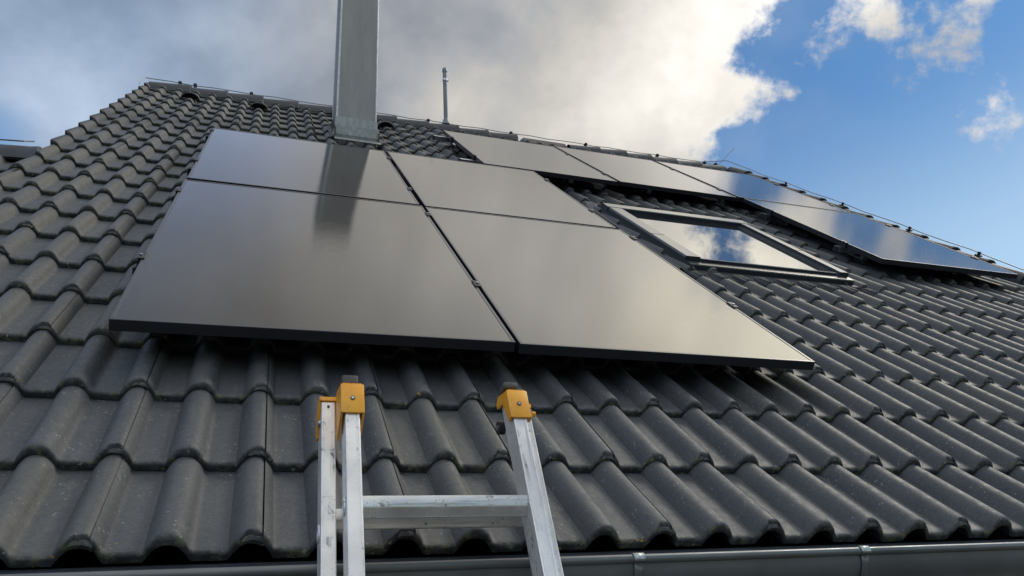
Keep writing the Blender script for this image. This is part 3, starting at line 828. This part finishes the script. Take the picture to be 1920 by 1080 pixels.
# ---------------------------------------------------------------- ladder
LEAN = R(20)
LM = Matrix.Translation((0, -.26, EAVE_Z)) @ Matrix.Rotation(-LEAN, 4, 'X')     # x across, z up the ladder, y into the depth
lad = empty('ladder', Matrix.Translation((.64, -.26 - EAVE_Z * math.tan(LEAN), 0)))
tag(lad, 'worn aluminium extension ladder with orange end caps leaning on the gutter', 'ladder')
LMI = lad.matrix_basis.inverted() @ LM
BOT = -EAVE_Z / math.cos(LEAN) + .02
def lobj(name, bm, m_, par=None, **k): return obj(name, bm, m_, par or lad, LMI if par is None else Matrix(), **k)
def stile(x0, x1, y0, y1, z0, z1, open_side):
    """C-shaped aluminium profile with a ribbed narrow face"""
    bm = bmesh.new(); t = .0024; e = .0022
    if open_side > 0:
        pts = [(x0, y0), (x0 + .004, y0 - .0006), (x0 + .0055, y0 + .0008), (x1 - .0055, y0 + .0008), (x1 - .004, y0 - .0006), (x1, y0), (x1, y0 + t), (x0 + t, y0 + t), (x0 + t, y1 - t), (x1, y1 - t), (x1, y1), (x0, y1)]
    else:
        pts = [(x1, y1), (x0, y1), (x0, y1 - t), (x1 - t, y1 - t), (x1 - t, y0 + t), (x0, y0 + t), (x0, y0), (x0 + .004, y0 - .0006), (x0 + .0055, y0 + .0008), (x1 - .0055, y0 + .0008), (x1 - .004, y0 - .0006), (x1, y0)]
    prism(bm, pts, 'z', z0, z1)
    return bm
FRD = (.0, .058)        # depth of the front (upper) section
RRD = (.066, .124)      # depth of the rear section
F_TOP, R_TOP = .352, .358
s1 = lobj('stile', B(.4535, .4825, FRD[0], FRD[1], BOT + .75, F_TOP, bev=.0022, seg=2), M_LAD)
s2 = lobj('stile', B(.8040, .8330, FRD[0], FRD[1], BOT + .75, F_TOP, bev=.0022, seg=2), M_LAD)
s3 = lobj('stile', B(.4150, .4430, RRD[0], RRD[1], BOT, R_TOP, bev=.0022, seg=2), M_LAD)
s4 = lobj('stile', B(.8450, .8735, RRD[0], RRD[1], BOT, R_TOP, bev=.0022, seg=2), M_LAD)
# raised ribs along the narrow faces and a groove line
for xa, xb, d0 in ((.4535, .4825, FRD[0]), (.8040, .8330, FRD[0]), (.4150, .4430, RRD[0]), (.8450, .8735, RRD[0])):
    par = {(.4535): s1, (.8040): s2, (.4150): s3, (.8450): s4}[xa]
    for x in (xa + .0022, xb - .0042):
        obj('rib', B(x, x + .002, d0 - .0009, d0 + .0005, BOT + .76, F_TOP - .001), M_LAD, par)
def rung(z, x0, x1, yc, h=.030, dpt=.030):
    bm = bmesh.new(); n = 5
    # rounded rear, flat tread on top, narrow flat front
    pts = [(yc - dpt / 2, z + h / 2 - .002), (yc - dpt / 2 + .002, z + h / 2), (yc + dpt / 2 - .003, z + h / 2), (yc + dpt / 2, z + h / 2 - .004), (yc + dpt / 2, z - h * .3)] + \
          [(yc + math.cos(a) * dpt / 2, z - h * .12 + math.sin(a) * h * .40) for a in (-.5, -.9, -1.3, -1.6)] + [(yc + dpt * .05, z - h * .52), (yc - dpt * .42, z - h * .20), (yc - dpt / 2, z - h * .08)]
    prism(bm, pts, 'x', x0, x1)
    return bm
k = 0
z = .094
while z > BOT + .85:
    lobj('rung', rung(z, .4826, .8038, .0245, .036, .032), M_RUNG, smooth=True, autos=40)
    z -= .28
z = .098 
while z > BOT + .2:
    lobj('rung', rung(z + .007, .4432, .8448, .092, .034, .032), M_RUNG, smooth=True, autos=40)
    z -= .28
# rung ends flared through the outer face of the left stiles
for x, yc, z in ((.4532, .030, .100), (.4148, .094, .080), (.4532, .030, -.18), (.4148, .094, -.20)):
    bm = bmesh.new()
    n = 16; rows = []
    for (xx, s) in ((x, 1.0), (x - .003, .92), (x - .003, .62), (x + .0002, .55)):
        rows.append([(xx, yc + math.cos(2 * math.pi * i / n) * .012 * s, z + math.sin(2 * math.pi * i / n) * .019 * s) for i in range(n + 1)])
    sheet(bm, rows); lobj('rung_end', bm, M_RUNG, smooth=True)
# orange end caps
def rbox_cap(name, x0, x1, y0, y1, z0, z1, bev=.004): return lobj(name, B(x0, x1, y0, y1, z0, z1, bev=bev, seg=3), M_ORANGE, smooth=True, autos=45)
def front_cap(cx, side):
    x0, x1 = cx - .0235, cx + .0235
    bm = bmesh.new()
    box(bm, x0, x1, -.0060, -.0012, .284, .3535, bev=.0022, seg=2)                       # face plate
    for xa, xb in ((x0, x0 + .0045), (x1 - .0045, x1)):                                  # cheeks with a slanting lower edge
        if side < 0: prism(bm, [(-.0035, .2855), (.062, .262), (.066, .270), (.066, .372), (.050, .374), (-.0035, .352)], 'x', xa, xb)
        else: prism(bm, [(-.0035, .2855), (.012, .284), (.030, .342), (.066, .352), (.066, .366), (.050, .374), (-.0035, .352)], 'x', xa, xb)
    prism(bm, [(-.0035, .3525), (.050, .3705), (.064, .3705), (.064, .3760), (.050, .3765), (-.0045, .3560)], 'x', x0 + .0046, x1 - .0046)
    c = lobj('end_cap', bm, M_ORANGE, smooth=True, autos=40)
    bm = bmesh.new(); box(bm, cx - .017, cx + .0165, .018, .052 if side < 0 else .088, (.372 if side < 0 else .3785), .394, bev=.004, seg=3)
    obj('rubber_pad', bm, M_RUB, c, smooth=True, autos=40)
    bm = bmesh.new(); tube(bm, [(cx, -.0062, .318), (cx, -.0078, .318)], .0048, 14); obj('rivet', bm, M_DARK, c)
    bm = bmesh.new(); tube(bm, [(cx, -.0079, .318), (cx, -.0084, .318)], .0030, 12); obj('rivet_head', bm, M_STEEL, c)
front_cap(.4680, -1); front_cap(.8200, 1)
def rear_cap(x0, x1):
    bm = bmesh.new()
    prism(bm, [(.0630, .3590), (.0625, .3680), (.072, .3735), (.124, .3735), (.127, .359)], 'x', x0 - .004, x1 + .004)
    for xa, xb in ((x0 - .0042, x0 - .0004), (x1 + .0004, x1 + .0042)):
        prism(bm, [(.068, .3595), (.124, .3595), (.1265, .300), (.115, .300)], 'x', xa, xb)
    return lobj('end_cap', bm, M_ORANGE, smooth=True, autos=40)
rear_cap(.4150, .4430)
c = rear_cap(.8450, .8735)
bm = bmesh.new(); tube(bm, [(.874, .0600, .338), (.8815, .0600, .338)], .006, 12); obj('screw', bm, M_ORANGE, c)
# black guide wheel low on the inside of the right rear stile
bm = bmesh.new(); tube(bm, [(.797, .085, .316), (.812, .085, .316)], [.0145, .0145], 18); w = lobj('guide_wheel', bm, M_DARK, smooth=True, autos=40)
bm = bmesh.new(); tube(bm, [(.7955, .085, .316), (.797, .085, .316)], .006, 12); obj('axle', bm, M_STEEL, w)
# screw head on the outer face of the left rear stile, small slot on its front
bm = bmesh.new(); tube(bm, [(.4146, .088, .318), (.4105, .088, .318)], [.008, .006], 12); lobj('screw', bm, M_STEEL, smooth=True, autos=50)
bm = bmesh.new(); box(bm, .4265, .4315, RRD[0] - .0006, RRD[0] + .001, .342, .349); lobj('slot', bm, M_RUB)
for xa, xb in ((.413, .445), (.843, .8755)):
    lobj('foot', B(xa, xb, RRD[0] - .004, RRD[1] + .004, BOT - .012, BOT + .06, bev=.004), M_DARK)
